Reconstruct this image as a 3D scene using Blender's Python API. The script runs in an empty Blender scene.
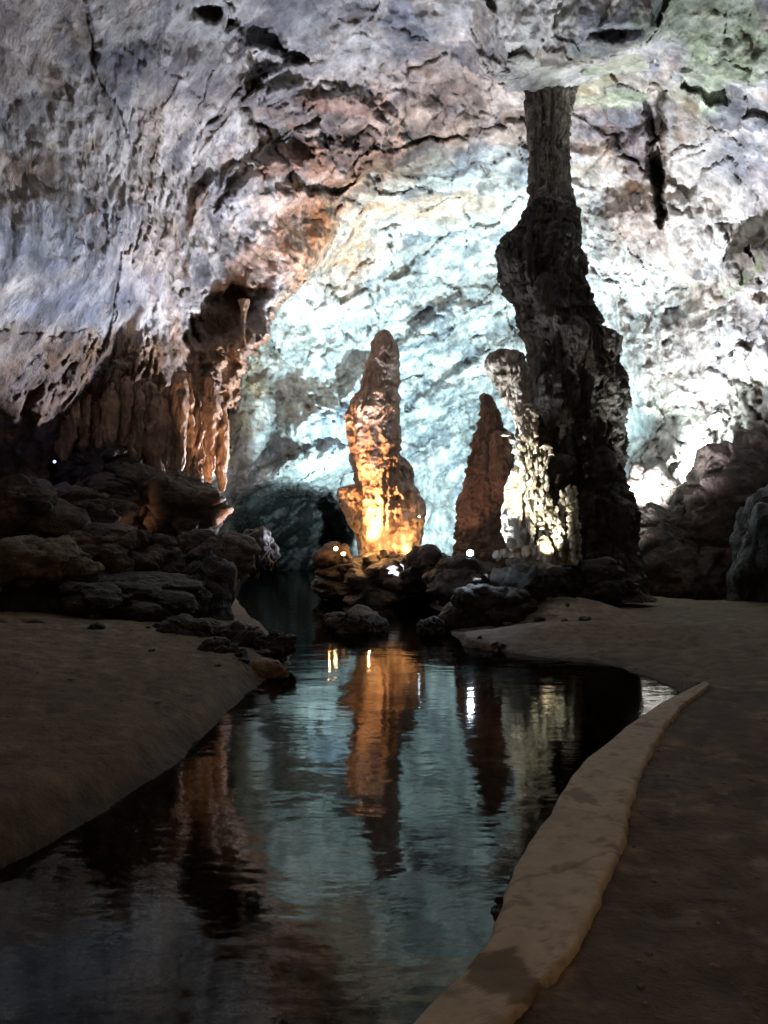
import bpy, math, random
import numpy as np

random.seed(7)
rng = np.random.RandomState(11)
S = bpy.context.scene
COL = S.collection
H, F, HZ = 3.0, 773.0, 545.0
PITCH = math.atan((HZ - 512) / F)
CP, SP = math.cos(PITCH), math.sin(PITCH)

# ------------------------------------------------------------------ geometry of view
def ray(px, py):
    u = (px - 384) / F; v = (512 - py) / F
    return np.array([u, CP - v * SP, SP + v * CP])
def P(px, py, D):
    """world point on the plane y = D seen at pixel px, py"""
    r = ray(px, py); r = r * (D / r[1]); return np.array([r[0], r[1], H + r[2]])
def G(px, py, z=0.0):
    """world point on the plane z seen at pixel"""
    r = ray(px, py); t = (z - H) / r[2]; return np.array([r[0] * t, r[1] * t, z])
def project(d):
    zc = d[..., 1] * CP + d[..., 2] * SP
    yc = -d[..., 1] * SP + d[..., 2] * CP
    ok = zc > 0.15
    zz = np.where(ok, zc, 0.15)
    px = np.clip(384 + F * d[..., 0] / zz, -3000, 3800)
    py = np.clip(512 - F * yc / zz, -3000, 3800)
    return px, py

# ------------------------------------------------------------------ noise
_perm = rng.permutation(256); _perm = np.concatenate([_perm, _perm, _perm])
_g = rng.normal(size=(256, 3)); _g /= np.linalg.norm(_g, axis=1)[:, None]
_rnd = rng.rand(256, 3)
def perlin(p):
    pi = np.floor(p).astype(np.int64); f = p - pi; pi &= 255
    w = f * f * f * (f * (f * 6 - 15) + 10)
    out = 0
    for dx in (0, 1):
        for dy in (0, 1):
            for dz in (0, 1):
                h = _perm[_perm[_perm[(pi[..., 0] + dx) & 255] + ((pi[..., 1] + dy) & 255)] + ((pi[..., 2] + dz) & 255)]
                g = _g[h]
                d = g[..., 0] * (f[..., 0] - dx) + g[..., 1] * (f[..., 1] - dy) + g[..., 2] * (f[..., 2] - dz)
                ww = (w[..., 0] if dx else 1 - w[..., 0]) * (w[..., 1] if dy else 1 - w[..., 1]) * (w[..., 2] if dz else 1 - w[..., 2])
                out = out + ww * d
    return out * 1.6
def fbm(p, sc, octv=4, rough=0.5, off=0.0):
    q = np.asarray(p) * np.asarray(sc) + off; a = 1; s = 0; t = 0
    for _ in range(octv):
        s = s + a * perlin(q); t += a; a *= rough; q = q * 2.03 + 17.3
    return s / t
def ridged(p, sc, octv=4, rough=0.5, off=0.0):
    q = np.asarray(p) * np.asarray(sc) + off; a = 1; s = 0; t = 0
    for _ in range(octv):
        s = s + a * (1 - 2 * np.abs(perlin(q))); t += a; a *= rough; q = q * 2.03 + 9.1
    return s / t
def worley(p, sc, off=0.0):
    """F1, F2 and cell id"""
    q = np.asarray(p) * np.asarray(sc) + off
    pi = np.floor(q).astype(np.int64); f = q - pi
    f1 = np.full(q.shape[:-1], 9.0); f2 = f1.copy(); cid = np.zeros(q.shape[:-1], np.int64)
    for dx in (-1, 0, 1):
        for dy in (-1, 0, 1):
            for dz in (-1, 0, 1):
                h = _perm[_perm[_perm[(pi[..., 0] + dx) & 255] + ((pi[..., 1] + dy) & 255)] + ((pi[..., 2] + dz) & 255)]
                r = _rnd[h]
                d = np.sqrt((r[..., 0] + dx - f[..., 0]) ** 2 + (r[..., 1] + dy - f[..., 1]) ** 2 + (r[..., 2] + dz - f[..., 2]) ** 2)
                new = d < f1
                f2 = np.where(new, f1, np.minimum(f2, d)); cid = np.where(new, h, cid); f1 = np.where(new, d, f1)
    return f1, f2, cid
def sstep(a, b, x):
    t = np.clip((x - a) / (b - a + 1e-9), 0, 1); return t * t * (3 - 2 * t)
def lerp(a, b, t): return a + (b - a) * t
def mixc(c, col, m): return c + (np.array(col) - c) * np.asarray(m)[..., None]
def poly_sdf(x, y, pts):
    """signed distance, negative inside"""
    pts = np.asarray(pts, float); d2 = np.full(x.shape, 1e18); ins = np.zeros(x.shape, bool); n = len(pts)
    for i in range(n):
        ax, ay = pts[i]; bx, by = pts[(i + 1) % n]; ex, ey = bx - ax, by - ay
        t = np.clip(((x - ax) * ex + (y - ay) * ey) / (ex * ex + ey * ey + 1e-12), 0, 1)
        d2 = np.minimum(d2, (x - ax - t * ex) ** 2 + (y - ay - t * ey) ** 2)
        c = ((ay > y) != (by > y))
        with np.errstate(divide='ignore', invalid='ignore'):
            xi = (bx - ax) * (y - ay) / (by - ay if by != ay else 1e-12) + ax
        ins ^= c & (x < xi)
    d = np.sqrt(d2); return np.where(ins, -d, d)
def ell(px, py, cx, cy, rx, ry, ang=0.0, soft=0.35, warp=None):
    """soft ellipse mask 0..1; angle in degrees, positive leans like /"""
    a = math.radians(ang); dx = px - cx; dy = -(py - cy)
    u = dx * math.cos(a) + dy * math.sin(a); v = -dx * math.sin(a) + dy * math.cos(a)
    r = np.sqrt((u / rx) ** 2 + (v / ry) ** 2)
    if warp is not None: r = r + warp
    return 1 - sstep(1 - soft, 1 + soft, r)

# ------------------------------------------------------------------ objects
def props(o, label=None, cat=None, group=None, kind=None):
    if label: o['label'] = label
    if cat: o['category'] = cat
    if group: o['group'] = group
    if kind: o['kind'] = kind
    return o
def empty(name, loc, label=None, cat=None, group=None):
    o = bpy.data.objects.new(name, None); COL.objects.link(o); o.location = loc
    o.empty_display_size = 0.2
    return props(o, label, cat, group)
def mesh_obj(name, V, faces, mat, col=None, parent=None, smooth=True, loc=None):
    """V in world coordinates; the object's origin is put at loc (default base centre)"""
    V = np.asarray(V, float).reshape(-1, 3)
    if loc is None and parent is None:
        loc = np.array([V[:, 0].mean(), V[:, 1].mean(), V[:, 2].min()])
    if parent is not None:
        loc = np.array([V[:, 0].mean(), V[:, 1].mean(), V[:, 2].min()])
    loc = np.asarray(loc, float)
    me = bpy.data.meshes.new(name)
    W = V - loc
    faces = np.asarray(faces)
    if faces.ndim == 2:
        n = faces.shape[1]; m = len(faces)
        me.vertices.add(len(W)); me.vertices.foreach_set('co', W.astype(np.float32).ravel())
        me.loops.add(n * m); me.loops.foreach_set('vertex_index', faces.astype(np.int32).ravel())
        me.polygons.add(m); me.polygons.foreach_set('loop_start', np.arange(0, n * m, n, dtype=np.int32))
        me.update(calc_edges=True)
    else:
        me.from_pydata([tuple(v) for v in W], [], [list(f) for f in faces])
    me.validate()
    me.polygons.foreach_set('use_smooth', np.full(len(me.polygons), smooth))
    if col is not None:
        a = me.color_attributes.new('Col', 'FLOAT_COLOR', 'POINT')
        c4 = np.ones((len(W), 4), np.float32); c4[:, :3] = np.clip(col.reshape(-1, 3), 0.01, 0.9); a.data.foreach_set('color', c4.ravel())
    me.materials.append(mat)
    o = bpy.data.objects.new(name, me); COL.objects.link(o)
    if parent is not None:
        o.parent = parent; o.location = loc - np.array(parent.location)
    else:
        o.location = loc
    return o
def grid_faces(nu, nv, wrap=False):
    """nu rows, nv columns; index = u*nv+v"""
    u = np.arange(nu - 1)[:, None]; v = np.arange(nv if wrap else nv - 1)[None, :]; v2 = (v + 1) % nv
    a = u * nv + v; b = u * nv + v2; c = (u + 1) * nv + v2; d = (u + 1) * nv + v
    return np.stack([a, b, c, d], -1).reshape(-1, 4)

# ------------------------------------------------------------------ materials
def nodes(name):
    m = bpy.data.materials.new(name); m.use_nodes = True; nt = m.node_tree
    return m, nt, nt.nodes, nt.links, nt.nodes['Principled BSDF']
def rock_mat(name, bump=0.25, fine=6.0, rough=0.75, spec=0.3, vary=0.35, stretch=1.0):
    m, nt, N, L, b = nodes(name)
    at = N.new('ShaderNodeAttribute'); at.attribute_name = 'Col'
    ge = N.new('ShaderNodeNewGeometry'); mp = N.new('ShaderNodeMapping'); mp.inputs['Scale'].default_value = (1, 1, stretch)
    L.new(ge.outputs['Position'], mp.inputs['Vector'])
    n1 = N.new('ShaderNodeTexNoise'); n1.inputs['Scale'].default_value = fine * 0.35; n1.inputs['Detail'].default_value = 7; n1.inputs['Roughness'].default_value = 0.62
    n2 = N.new('ShaderNodeTexNoise'); n2.inputs['Scale'].default_value = fine; n2.inputs['Detail'].default_value = 6; n2.inputs['Roughness'].default_value = 0.65
    for n in (n1, n2): L.new(mp.outputs[0], n.inputs['Vector'])
    r = N.new('ShaderNodeMapRange'); r.inputs['From Min'].default_value = .3; r.inputs['From Max'].default_value = .7
    r.inputs['To Min'].default_value = 1 - vary; r.inputs['To Max'].default_value = 1 + vary * 0.7
    L.new(n1.outputs['Fac'], r.inputs['Value'])
    mu = N.new('ShaderNodeVectorMath'); mu.operation = 'SCALE'
    L.new(at.outputs['Color'], mu.inputs[0]); L.new(r.outputs[0], mu.inputs['Scale']); L.new(mu.outputs[0], b.inputs['Base Color'])
    rr = N.new('ShaderNodeMapRange'); rr.inputs['To Min'].default_value = rough - .2; rr.inputs['To Max'].default_value = rough + .15
    L.new(n1.outputs['Fac'], rr.inputs['Value']); L.new(rr.outputs[0], b.inputs['Roughness'])
    b.inputs['Specular IOR Level'].default_value = spec
    ad = N.new('ShaderNodeMath'); ad.operation = 'MULTIPLY_ADD'; ad.inputs[1].default_value = 2.2
    L.new(n1.outputs['Fac'], ad.inputs[0]); L.new(n2.outputs['Fac'], ad.inputs[2])
    bp = N.new('ShaderNodeBump'); bp.inputs['Strength'].default_value = 1.0; bp.inputs['Distance'].default_value = bump
    L.new(ad.outputs[0], bp.inputs['Height']); L.new(bp.outputs[0], b.inputs['Normal'])
    return m
M = {}
M['wall'] = rock_mat('cave_limestone', bump=0.19, fine=2.6, rough=0.78, spec=0.3, vary=0.5, stretch=0.7)
M['form'] = rock_mat('flowstone', bump=0.16, fine=4.5, rough=0.6, spec=0.4, vary=0.35, stretch=0.5)
M['rock'] = rock_mat('wet_boulder_rock', bump=0.12, fine=4.0, rough=0.6, spec=0.45, vary=0.5)
M['ground'] = rock_mat('damp_sand', bump=0.05, fine=9.0, rough=0.8, spec=0.3, vary=0.5)
M['concrete'] = rock_mat('worn_concrete', bump=0.012, fine=16.0, rough=0.85, spec=0.2, vary=0.16)

def plain(name, col, rough=0.5, metal=0.0, emit=None, es=0):
    m, nt, N, L, b = nodes(name)
    n = N.new('ShaderNodeTexNoise'); n.inputs['Scale'].default_value = 30
    mx = N.new('ShaderNodeMix'); mx.data_type = 'RGBA'; L.new(n.outputs['Fac'], mx.inputs[0])
    mx.inputs[6].default_value = (*[c * .7 for c in col], 1); mx.inputs[7].default_value = (*[min(1, c * 1.3) for c in col], 1)
    L.new(mx.outputs[2], b.inputs['Base Color'])
    b.inputs['Roughness'].default_value = rough; b.inputs['Metallic'].default_value = metal
    if emit: b.inputs['Emission Color'].default_value = (*emit, 1); b.inputs['Emission Strength'].default_value = es
    return m
M['metal'] = plain('dark_lamp_housing', (.05, .05, .05), .45, .6)
M['glass_cool'] = plain('cool_lit_glass', (.8, .8, .8), .2, 0, (.72, .85, 1), 90)
M['glass_blue'] = plain('blue_lit_glass', (.8, .8, .8), .2, 0, (.3, .32, 1), 5)
M['glass_warm'] = plain('warm_lit_glass', (.8, .8, .8), .2, 0, (1, .62, .28), 60)

def water_mat():
    m = bpy.data.materials.new('river_water'); m.use_nodes = True; nt = m.node_tree; N, L = nt.nodes, nt.links
    N.clear(); out = N.new('ShaderNodeOutputMaterial')
    ge = N.new('ShaderNodeNewGeometry')
    mp = N.new('ShaderNodeMapping'); mp.inputs['Scale'].default_value = (0.55, 1.0, 1.0); L.new(ge.outputs['Position'], mp.inputs['Vector'])
    n1 = N.new('ShaderNodeTexNoise'); n1.inputs['Scale'].default_value = 1.1; n1.inputs['Detail'].default_value = 3; n1.inputs['Distortion'].default_value = .4
    n2 = N.new('ShaderNodeTexNoise'); n2.inputs['Scale'].default_value = 6.0; n2.inputs['Detail'].default_value = 2
    for n in (n1, n2): L.new(mp.outputs[0], n.inputs['Vector'])
    a = N.new('ShaderNodeMath'); a.operation = 'MULTIPLY_ADD'; a.inputs[1].default_value = 0.16
    L.new(n2.outputs['Fac'], a.inputs[0]); L.new(n1.outputs['Fac'], a.inputs[2])
    bp = N.new('ShaderNodeBump'); bp.inputs['Strength'].default_value = 1; bp.inputs['Distance'].default_value = 0.013; L.new(a.outputs[0], bp.inputs['Height'])
    fr = N.new('ShaderNodeFresnel'); fr.inputs['IOR'].default_value = 1.33; L.new(bp.outputs[0], fr.inputs['Normal'])
    tr = N.new('ShaderNodeBsdfTransparent'); tr.inputs['Color'].default_value = (.30, .24, .17, 1)
    gl = N.new('ShaderNodeBsdfGlossy'); gl.inputs['Roughness'].default_value = .05; gl.inputs['Color'].default_value = (.57, .60, .58, 1); L.new(bp.outputs[0], gl.inputs['Normal'])
    mx = N.new('ShaderNodeMixShader'); L.new(fr.outputs[0], mx.inputs[0]); L.new(tr.outputs[0], mx.inputs[1]); L.new(gl.outputs[0], mx.inputs[2])
    L.new(mx.outputs[0], out.inputs['Surface']); return m
M['water'] = water_mat()

# pigments
WHITE = (.62, .60, .57); CREAM = (.56, .50, .42); GREY = (.20, .205, .225); LGREY = (.36, .36, .38)
OCHRE = (.48, .27, .14); BROWN = (.20, .13, .085); DBROWN = (.085, .058, .042); PEACH = (.60, .42, .32); GREEN = (.34, .42, .27); PURP = (.19, .165, .20); SLATE = (.26, .28, .33)

# ------------------------------------------------------------------ cave shell
def axis(dense0, dense1, step, lo, hi, coarse):
    a = list(np.arange(dense0, dense1, step)); s = step; v = dense0; pre = []
    while v > lo:
        s = min(coarse, s * 1.35); v = max(lo, v - s); pre.append(v)
    s = step; v = a[-1]; post = []
    while v < hi:
        s = min(coarse, s * 1.35); v = min(hi, v + s); post.append(v)
    return np.radians(np.array(pre[::-1] + a + post))
AZ = axis(-29, 29, 0.1, -180, 180, 3.0)
EL = axis(-5, 37.5, 0.1, -14, 89.5, 3.0)
az, el = np.meshgrid(AZ, EL)
d = np.stack([np.cos(el) * np.sin(az), np.cos(el) * np.cos(az), np.sin(el)], -1)
px, py = project(d)

ctl_left = [(0, 0, 24), (150, 0, 28), (300, 0, 33), (0, 150, 25), (150, 120, 32), (300, 130, 42), (0, 300, 25), (120, 260, 32), (250, 220, 42), (350, 170, 50), (400, 100, 48),
            (0, 450, 33), (100, 430, 35), (180, 400, 37), (0, 560, 36), (-150, 560, 32), (230, 340, 40), (200, 470, 38), (-200, 300, 24), (-200, 0, 20), (100, -200, 20), (380, -100, 33), (400, 20, 38)]
ctl_back = [(384, 0, 38), (500, 0, 34), (640, 0, 31), (768, 0, 28), (400, 100, 48), (480, 120, 46), (384, 180, 54), (480, 200, 56), (600, 150, 46), (700, 120, 42), (768, 100, 36),
            (384, 300, 64), (300, 300, 60), (450, 300, 68), (600, 280, 60), (700, 260, 54), (768, 250, 44), (300, 400, 58), (240, 450, 52), (220, 520, 50), (400, 450, 70), (480, 450, 70),
            (500, 560, 64), (640, 400, 60), (700, 420, 54), (768, 420, 46), (700, 500, 52), (640, 520, 56), (350, 180, 50), (330, 250, 55), (900, 300, 34), (900, 100, 30), (900, 0, 24), (600, -200, 22), (384, -100, 30),
            (400, 600, 74), (250, 600, 80), (320, 560, 80)]
ctl_out = [(-60, 0, 17), (-60, 40, 18), (60, 0, 20), (60, 40, 20), (-90, 0, 15), (90, 0, 18), (-90, 40, 17), (90, 40, 18), (-130, 10, 18), (130, 10, 20), (180, 10, 26), (180, 45, 22), (-130, 50, 18), (130, 50, 19),
           (0, 60, 22), (0, 75, 21), (0, 89, 20), (90, 70, 19), (-90, 70, 18), (180, 75, 20), (0, 48, 26), (-40, 20, 18), (42, 20, 26), (-40, 50, 19), (40, 50, 22), (42, 0, 28), (-40, 0, 27)]
def radial(ctl, sig):
    num = 0; den = 1e-9
    for cx, cy, D in ctl:
        r = ray(cx, cy); R = D / r[1] * np.linalg.norm(r); r = r / np.linalg.norm(r)
        w = np.exp((d @ r - 1) / sig ** 2) + 1e-12; num = num + w * math.log(R); den = den + w
    for a, e, R in ctl_out:
        a, e = math.radians(a), math.radians(e); r = np.array([math.cos(e) * math.sin(a), math.cos(e) * math.cos(a), math.sin(e)])
        w = np.exp((d @ r - 1) / (sig * 2) ** 2); num = num + w * math.log(R); den = den + w
    return np.exp(num / den)
R_left = radial(ctl_left, 0.085); R_back = radial(ctl_back, 0.085)
P0 = d * R_back[..., None]
wz = fbm(P0, 0.12, 4, .6, 3.1); wz2 = fbm(P0, 0.4, 4, .6, 8.1); wz3 = fbm(P0, 0.4, 4, .6, 58.1)
wx, wy = px + 30 * wz + 16 * wz2, py + 26 * fbm(P0, 0.12, 4, .6, 33.1) + 12 * wz3
lobe = [(-3200, 560), (180, 560), (196, 520), (207, 500), (222, 470), (228, 430), (234, 400), (246, 372), (262, 342), (282, 318), (305, 285), (335, 245), (365, 205), (400, 170), (420, -100), (400, -3200), (-3200, -3200)]
sd = poly_sdf(px + 12 * wz2 + 26 * wz + 5 * fbm(P0, (1.2, 1.2, .4), 3, .6, 66.), py + 8 * wz3, lobe)
wd = np.interp(py, [150, 250, 300, 340], [120, 40, 12, 4])
t = sstep(-wd, wd * 0.6, sd)
R = R_left * (1 - t) + R_back * t
inlobe = 1 - t
# large features pulled out of or pushed into the wall
def bulge(cx, cy, rx, ry, ang, amt, soft=.5, wp=.35):
    global R
    R = R - amt * ell(px, py, cx, cy, rx, ry, ang, soft, wp * wz2 + .25 * wz)
R = R + 22 * ell(px, py, 290, 542, 54, 54, 0, .22, .12 * wz2 + .1 * wz)          # arch
bulge(224, 316, 34, 18, 35, -3.2, .4, .9)           # niche
bulge(322, 432, 34, 34, 0, 5, .6)
bulge(300, 470, 50, 16, 20, 5, .5)
bulge(365, 385, 20, 14, 30, 3, .4)
_e = 80 - .22 * (px - 566) - .0016 * (px - 566) ** 2 + 5 * wz2 + 3 * wz3 - py; _m = sstep(0, 20, _e) * (1 - sstep(24, 120, _e)) * (1 - sstep(60, 110, np.abs(px - 572))); R = R - 4.8 * _m      # shelf the column hangs from
bulge(657, 145, 8, 55, 3, -3.5, .5, 1.2)          # cleft
bulge(752, 266, 30, 20, 30, 3.2, .4)            # dark rock right
bulge(208, 12, 17, 7, -10, -2.2, .5, 1.6); bulge(272, 42, 34, 9, -28, -2.6, .5, 1.6); bulge(613, 34, 28, 6, 4, -1.2, .6, 1.6)
bulge(330, 120, 70, 26, -22, 2.2, .4, .8); bulge(285, 180, 70, 22, 12, 1.8, .5, .8); bulge(60, 240, 110, 50, 15, .8, .6)
bulge(190, 78, 60, 30, -10, .7, .5); bulge(430, 150, 60, 40, 40, 2.0, .5)
bulge(640, 240, 70, 40, 0, 3, .5); bulge(690, 360, 70, 50, 20, 3, .6); bulge(700, 445, 80, 26, 25, 3, .6)
bulge(440, 330, 60, 18, 40, 2.5, .5); bulge(470, 380, 70, 14, 35, 2, .5)
bulge(700, 60, 80, 22, -15, .5, .5); bulge(600, 125, 50, 22, 10, -1.5, .4)
Pw = d * R[..., None]
# displacement in metres
inview = ((px > -250) & (px < 1020) & (py > -250)).astype(float)
lowmask = sstep(310, 420, py) * inlobe
cy_, sy_ = math.cos(math.radians(28)), math.sin(math.radians(28))
Pl = np.stack([Pw[..., 0] * cy_ - Pw[..., 2] * sy_, Pw[..., 1], Pw[..., 0] * sy_ + Pw[..., 2] * cy_], -1)   # leaning frame
wob = np.stack([wz2, wz3, wz], -1)
flv = ridged(Pw + wob * 1.0, (1.0, .55, .10), 3, .5, 5.0)          # vertical flutes
fll = ridged(Pl + wob * 1.2, (1.0, .5, .13), 3, .5, 15.0)         # leaning flutes
dgm = Pw @ np.array([[.55, .1, -.83], [0, 1, 0], [.83, 0, .55]]).T  # diagonal strata of the back wall
strata = ridged(dgm + wob * 1.3, (.75, .35, .16), 4, .55, 25.0)
f1, f2, cid = worley(Pw + wob * 1.6, (.16, .12, .2))
plates = _rnd[cid][..., 0] - .5; crack = sstep(.09, 0.0, f2 - f1)
f1b, f2b, cidb = worley(Pw + wob * .9, (.42, .3, .5), 4.4)
platesb = _rnd[cidb][..., 1] - .5; crackb = sstep(.07, 0.0, f2b - f1b)
big = fbm(Pw, .075, 3, .5, 1.7); med = fbm(Pw, .33, 4, .55, 2.9); fine = fbm(Pw, 1.5, 4, .6, 7.7); rid = ridged(Pw, .28, 4, .55, 12)
flmask = sstep(-.15, .25, fbm(Pw, .1, 3, .5, 41.0))
def region(cx, cy, rx, ry, a=0): return ell(wx, wy, cx, cy, rx, ry, a, .45)
r_flowTL = region(150, 175, 120, 90, -25); r_flowTL = np.maximum(r_flowTL, region(380, 60, 60, 50, 0))
r_diag = region(450, 390, 120, 120, 30) * (1 - inlobe)
r_curt = np.maximum(lowmask, region(660, 260, 80, 60)); r_curt = np.maximum(r_curt, region(660, 350, 70, 60)); r_curt = np.maximum(r_curt, region(235, 400, 45, 90) * inlobe)
r_plate = np.maximum(region(300, 140, 110, 60, -20), region(450, 130, 80, 80, 0)); r_plate = np.maximum(r_plate, region(600, 130, 80, 50)); r_plate = np.maximum(r_plate, region(700, 450, 90, 50, 20))
r_smooth = np.maximum(region(50, 260, 130, 55, 10), region(300, 380, 40, 30))
dist = big * 2.4 + med * .5 * (1 - .6 * r_smooth) + rid * .22 + fine * .11 * (1 - .5 * r_smooth)
dist += fll * .4 * r_flowTL + flv * (.16 + 1.0 * r_curt) * (1 - r_plate * .7) * (.35 + .65 * flmask) + strata * 1.0 * r_diag + (platesb * 1.1 + .35 * ridged(dgm, (.9, .5, .5), 4, .6, 88.)) * (1 - inlobe) * (1 - r_plate)
dist += (plates * 1.4 + platesb * .6) * (.25 + r_plate) - crack * .35 * (.3 + r_plate) - crackb * .14 * (.3 + r_plate)
R2 = R - dist
jit = np.stack([fbm(Pw, 1.0, 3, .6, 71), fbm(Pw, 1.0, 3, .6, 83), fbm(Pw, 1.0, 3, .6, 97)], -1) * .2
V = d * R2[..., None] + jit * inview[..., None] + np.array([0, 0, H])
# wall colour: rock pigment, with some lamp tint and recess shade put in
q = V
c = np.zeros(q.shape) + np.array(LGREY)
n_a = fbm(q, (.5, .4, .3), 5, .62, 3.3); n_b = fbm(q, (1.6, 1.2, .9), 4, .65, 13.3); n_c = fbm(q, .14, 3, .5, 23.3)
streak = fbm(q + wob, (1.7, 1.0, .14), 4, .6, 31.0); streakl = fbm(Pl + wob, (1.6, 1.0, .16), 4, .6, 37.0)
c = mixc(c, WHITE, sstep(-.05, .22, n_a + .3 * n_c))
c = mixc(c, CREAM, sstep(.0, .3, n_b) * .6)
c = mixc(c, GREY, sstep(.08, .3, n_c - .3 * n_a) * .8)
c = mixc(c, BROWN, sstep(.12, .35, streak) * .38)
W = wz2 * .5 + n_a * .7
def patch(col, m, cx, cy, rx, ry, ang=0, soft=.3):
    global c
    c = mixc(c, col, m * ell(wx, wy, cx, cy, rx, ry, ang, soft, W * .8))
pf1, pf2, pid = worley(dgm + wob * 1.4, (.55, .35, .22), 61.); pr = _rnd[pid]
qf1, qf2, qid = worley(dgm + wob * .8, (1.5, .9, .6), 21.); qr = _rnd[qid]
c = mixc(c, GREY, sstep(.62, .7, pr[..., 0]) * .75); c = mixc(c, WHITE, sstep(.6, .7, pr[..., 1]) * .7); c = mixc(c, (.36, .29, .24), sstep(.84, .9, pr[..., 2]) * .45)
# back wall: pale calcite
patch(WHITE, .8, 440, 400, 150, 130, 30); patch(WHITE, .75, 330, 370, 90, 60, 30); patch(WHITE, .85, 710, 200, 80, 60, -30)
patch(WHITE, .9, 700, 440, 100, 55, 20); patch(WHITE, .7, 640, 330, 80, 60)
c = mixc(c, GREY, r_diag * sstep(.02, .3, strata * .5 + fbm(dgm, (1.4, .6, .3), 4, .6, 50) - .12) * .8)
# upper left
patch(GREY, .85, 105, 55, 60, 16, 5); patch((.25, .24, .26), .85, 195, 80, 50, 26, -15); patch((.22, .21, .215), .9, 305, 118, 66, 26, -25); patch((.33, .22, .18), .85, 335, 102, 40, 10, -5)
patch((.38, .26, .21), .85, 290, 165, 46, 16, 12); patch(GREY, .8, 112, 122, 24, 16, 0); patch(SLATE, .85, 50, 245, 100, 36, 12); patch(SLATE, .8, 100, 300, 80, 26, 15); patch(GREY, .7, 15, 120, 26, 30, 0)
patch(BROWN, .6, 42, 85, 12, 26, 10); patch(BROWN, .6, 30, 172, 30, 14, 0); patch(BROWN, .5, 75, 30, 16, 30, 20); patch(GREY, .85, 240, 190, 20, 14, 20); patch((.2, .2, .22), .8, 345, 140, 22, 30, 40)
c = mixc(c, WHITE, r_flowTL * sstep(0, .25, streakl) * .85); c = mixc(c, (.33, .24, .17), r_flowTL * sstep(.05, .3, -streakl) * .6)
patch(WHITE, .6, 60, 130, 60, 14, 10); patch(WHITE, .55, 110, 180, 60, 14, 25); patch(WHITE, .6, 380, 40, 60, 20, 10)
# warm lamp glow partly put into peach and ochre; brown curtain rock
patch(PEACH, .8, 270, 262, 80, 22, 38); patch(OCHRE, .4, 300, 225, 46, 22, 40); patch(PEACH, .6, 345, 250, 50, 30, 45); patch(PEACH, .8, 430, 205, 80, 14, 3); patch(OCHRE, .6, 310, 190, 30, 8, 10); patch(OCHRE, .55, 350, 240, 40, 14, 60)
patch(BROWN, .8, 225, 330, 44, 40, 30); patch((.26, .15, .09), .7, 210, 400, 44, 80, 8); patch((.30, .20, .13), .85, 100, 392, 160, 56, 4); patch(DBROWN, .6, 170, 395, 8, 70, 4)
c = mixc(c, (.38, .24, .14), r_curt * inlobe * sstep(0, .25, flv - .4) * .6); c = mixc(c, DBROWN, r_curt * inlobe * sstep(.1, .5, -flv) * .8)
patch((.15, .10, .075), .85, 10, 420, 120, 70, 0); patch(BROWN, .5, 20, 350, 80, 26, 0)  # brown rock, darkened further to paint the light falling off at lower left
# centre and right
patch(GREY, .7, 420, 130, 26, 18, 50); patch(SLATE, .7, 470, 165, 30, 16, 50); patch((.24, .23, .25), .7, 450, 110, 26, 12, 45); patch(SLATE, .8, 405, 30, 20, 36, 20)
patch(SLATE, .9, 608, 125, 36, 20, 15); patch(PURP, .9, 652, 140, 17, 36, -20); patch(SLATE, .75, 640, 20, 50, 20, 0); patch(WHITE, .9, 540, 78, 66, 11, 15); patch(CREAM, .7, 625, 78, 40, 12, -8)
patch(GREEN, .65, 730, 60, 60, 36, 30); patch(GREEN, .6, 600, 98, 40, 10, 5); patch((.42, .38, .2), .6, 590, 80, 30, 8, 20); patch(GREEN, .5, 700, 20, 60, 20); patch(SLATE, .6, 740, 160, 26, 20, 30)
patch((.32, .27, .25), .7, 630, 240, 50, 40, 0); patch(DBROWN, .9, 660, 150, 8, 60, 2); patch(BROWN, .7, 684, 118, 12, 22, 0); patch((.13, .095, .06), .92, 748, 265, 30, 24, 30); patch((.3, .25, .2), .6, 690, 300, 30, 14, 20)  # dark brown strip paints the shade inside the cleft
patch((.34, .3, .28), .65, 660, 350, 50, 40, 10); patch(GREEN, .5, 735, 280, 30, 6, 35); patch((.22, .18, .15), .7, 655, 440, 14, 6, 20)
patch(SLATE, .8, 345, 425, 46, 22, 30); patch((.25, .24, .22), .75, 290, 445, 30, 30, 20); patch(GREY, .7, 440, 315, 26, 12, 40); patch(GREY, .6, 460, 345, 36, 10, 0); patch(SLATE, .6, 365, 385, 20, 14, 20)
c = mixc(c, (.05, .045, .04), .95 * ell(px, py, 290, 545, 64, 62, 0, .25, .3 * wz2)); patch((.2, .22, .2), .6, 480, 420, 14, 30, -40)  # near-black ellipse puts the shade of the river arch into the colour
c = mixc(c, (.24, .2, .18), (1 - inlobe) * ell(wx, wy, 640, 300, 130, 110, 0, .5) * sstep(.05, .28, streak + .3 * n_b) * .75)
c = mixc(c, GREY, sstep(.66, .72, qr[..., 0]) * .32 * (.4 + .6 * sstep(-.1, .2, n_c))); c = mixc(c, WHITE, sstep(.62, .7, qr[..., 1]) * .3 * (1 - lowmask)); c = mixc(c, (.30, .22, .17), sstep(.82, .88, qr[..., 2]) * .25)
c = mixc(c, (.17, .15, .14), sstep(.16, .36, fbm(q + wob, (1.3, .9, .35), 5, .66, 91.)) * .4)
c = mixc(c, (.12, .10, .09), np.maximum(crack * r_plate, crackb * r_plate * .6) * .7)
c = c * (1 + .45 * n_b + .35 * fine)[..., None]; c = c * (1 + .5 * fbm(q + wob * .6, (2.4, 1.4, .3), 4, .6, 77.))[..., None]
lum = c.mean(-1, keepdims=True); c = np.clip(lum + (c - lum) * 1.22, .02, .8); c = c * np.clip(lum / .40, .2, 1.25) ** .3
nE, nA = az.shape
fc = grid_faces(nE, nA)
fc = fc[:, ::-1]
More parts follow.
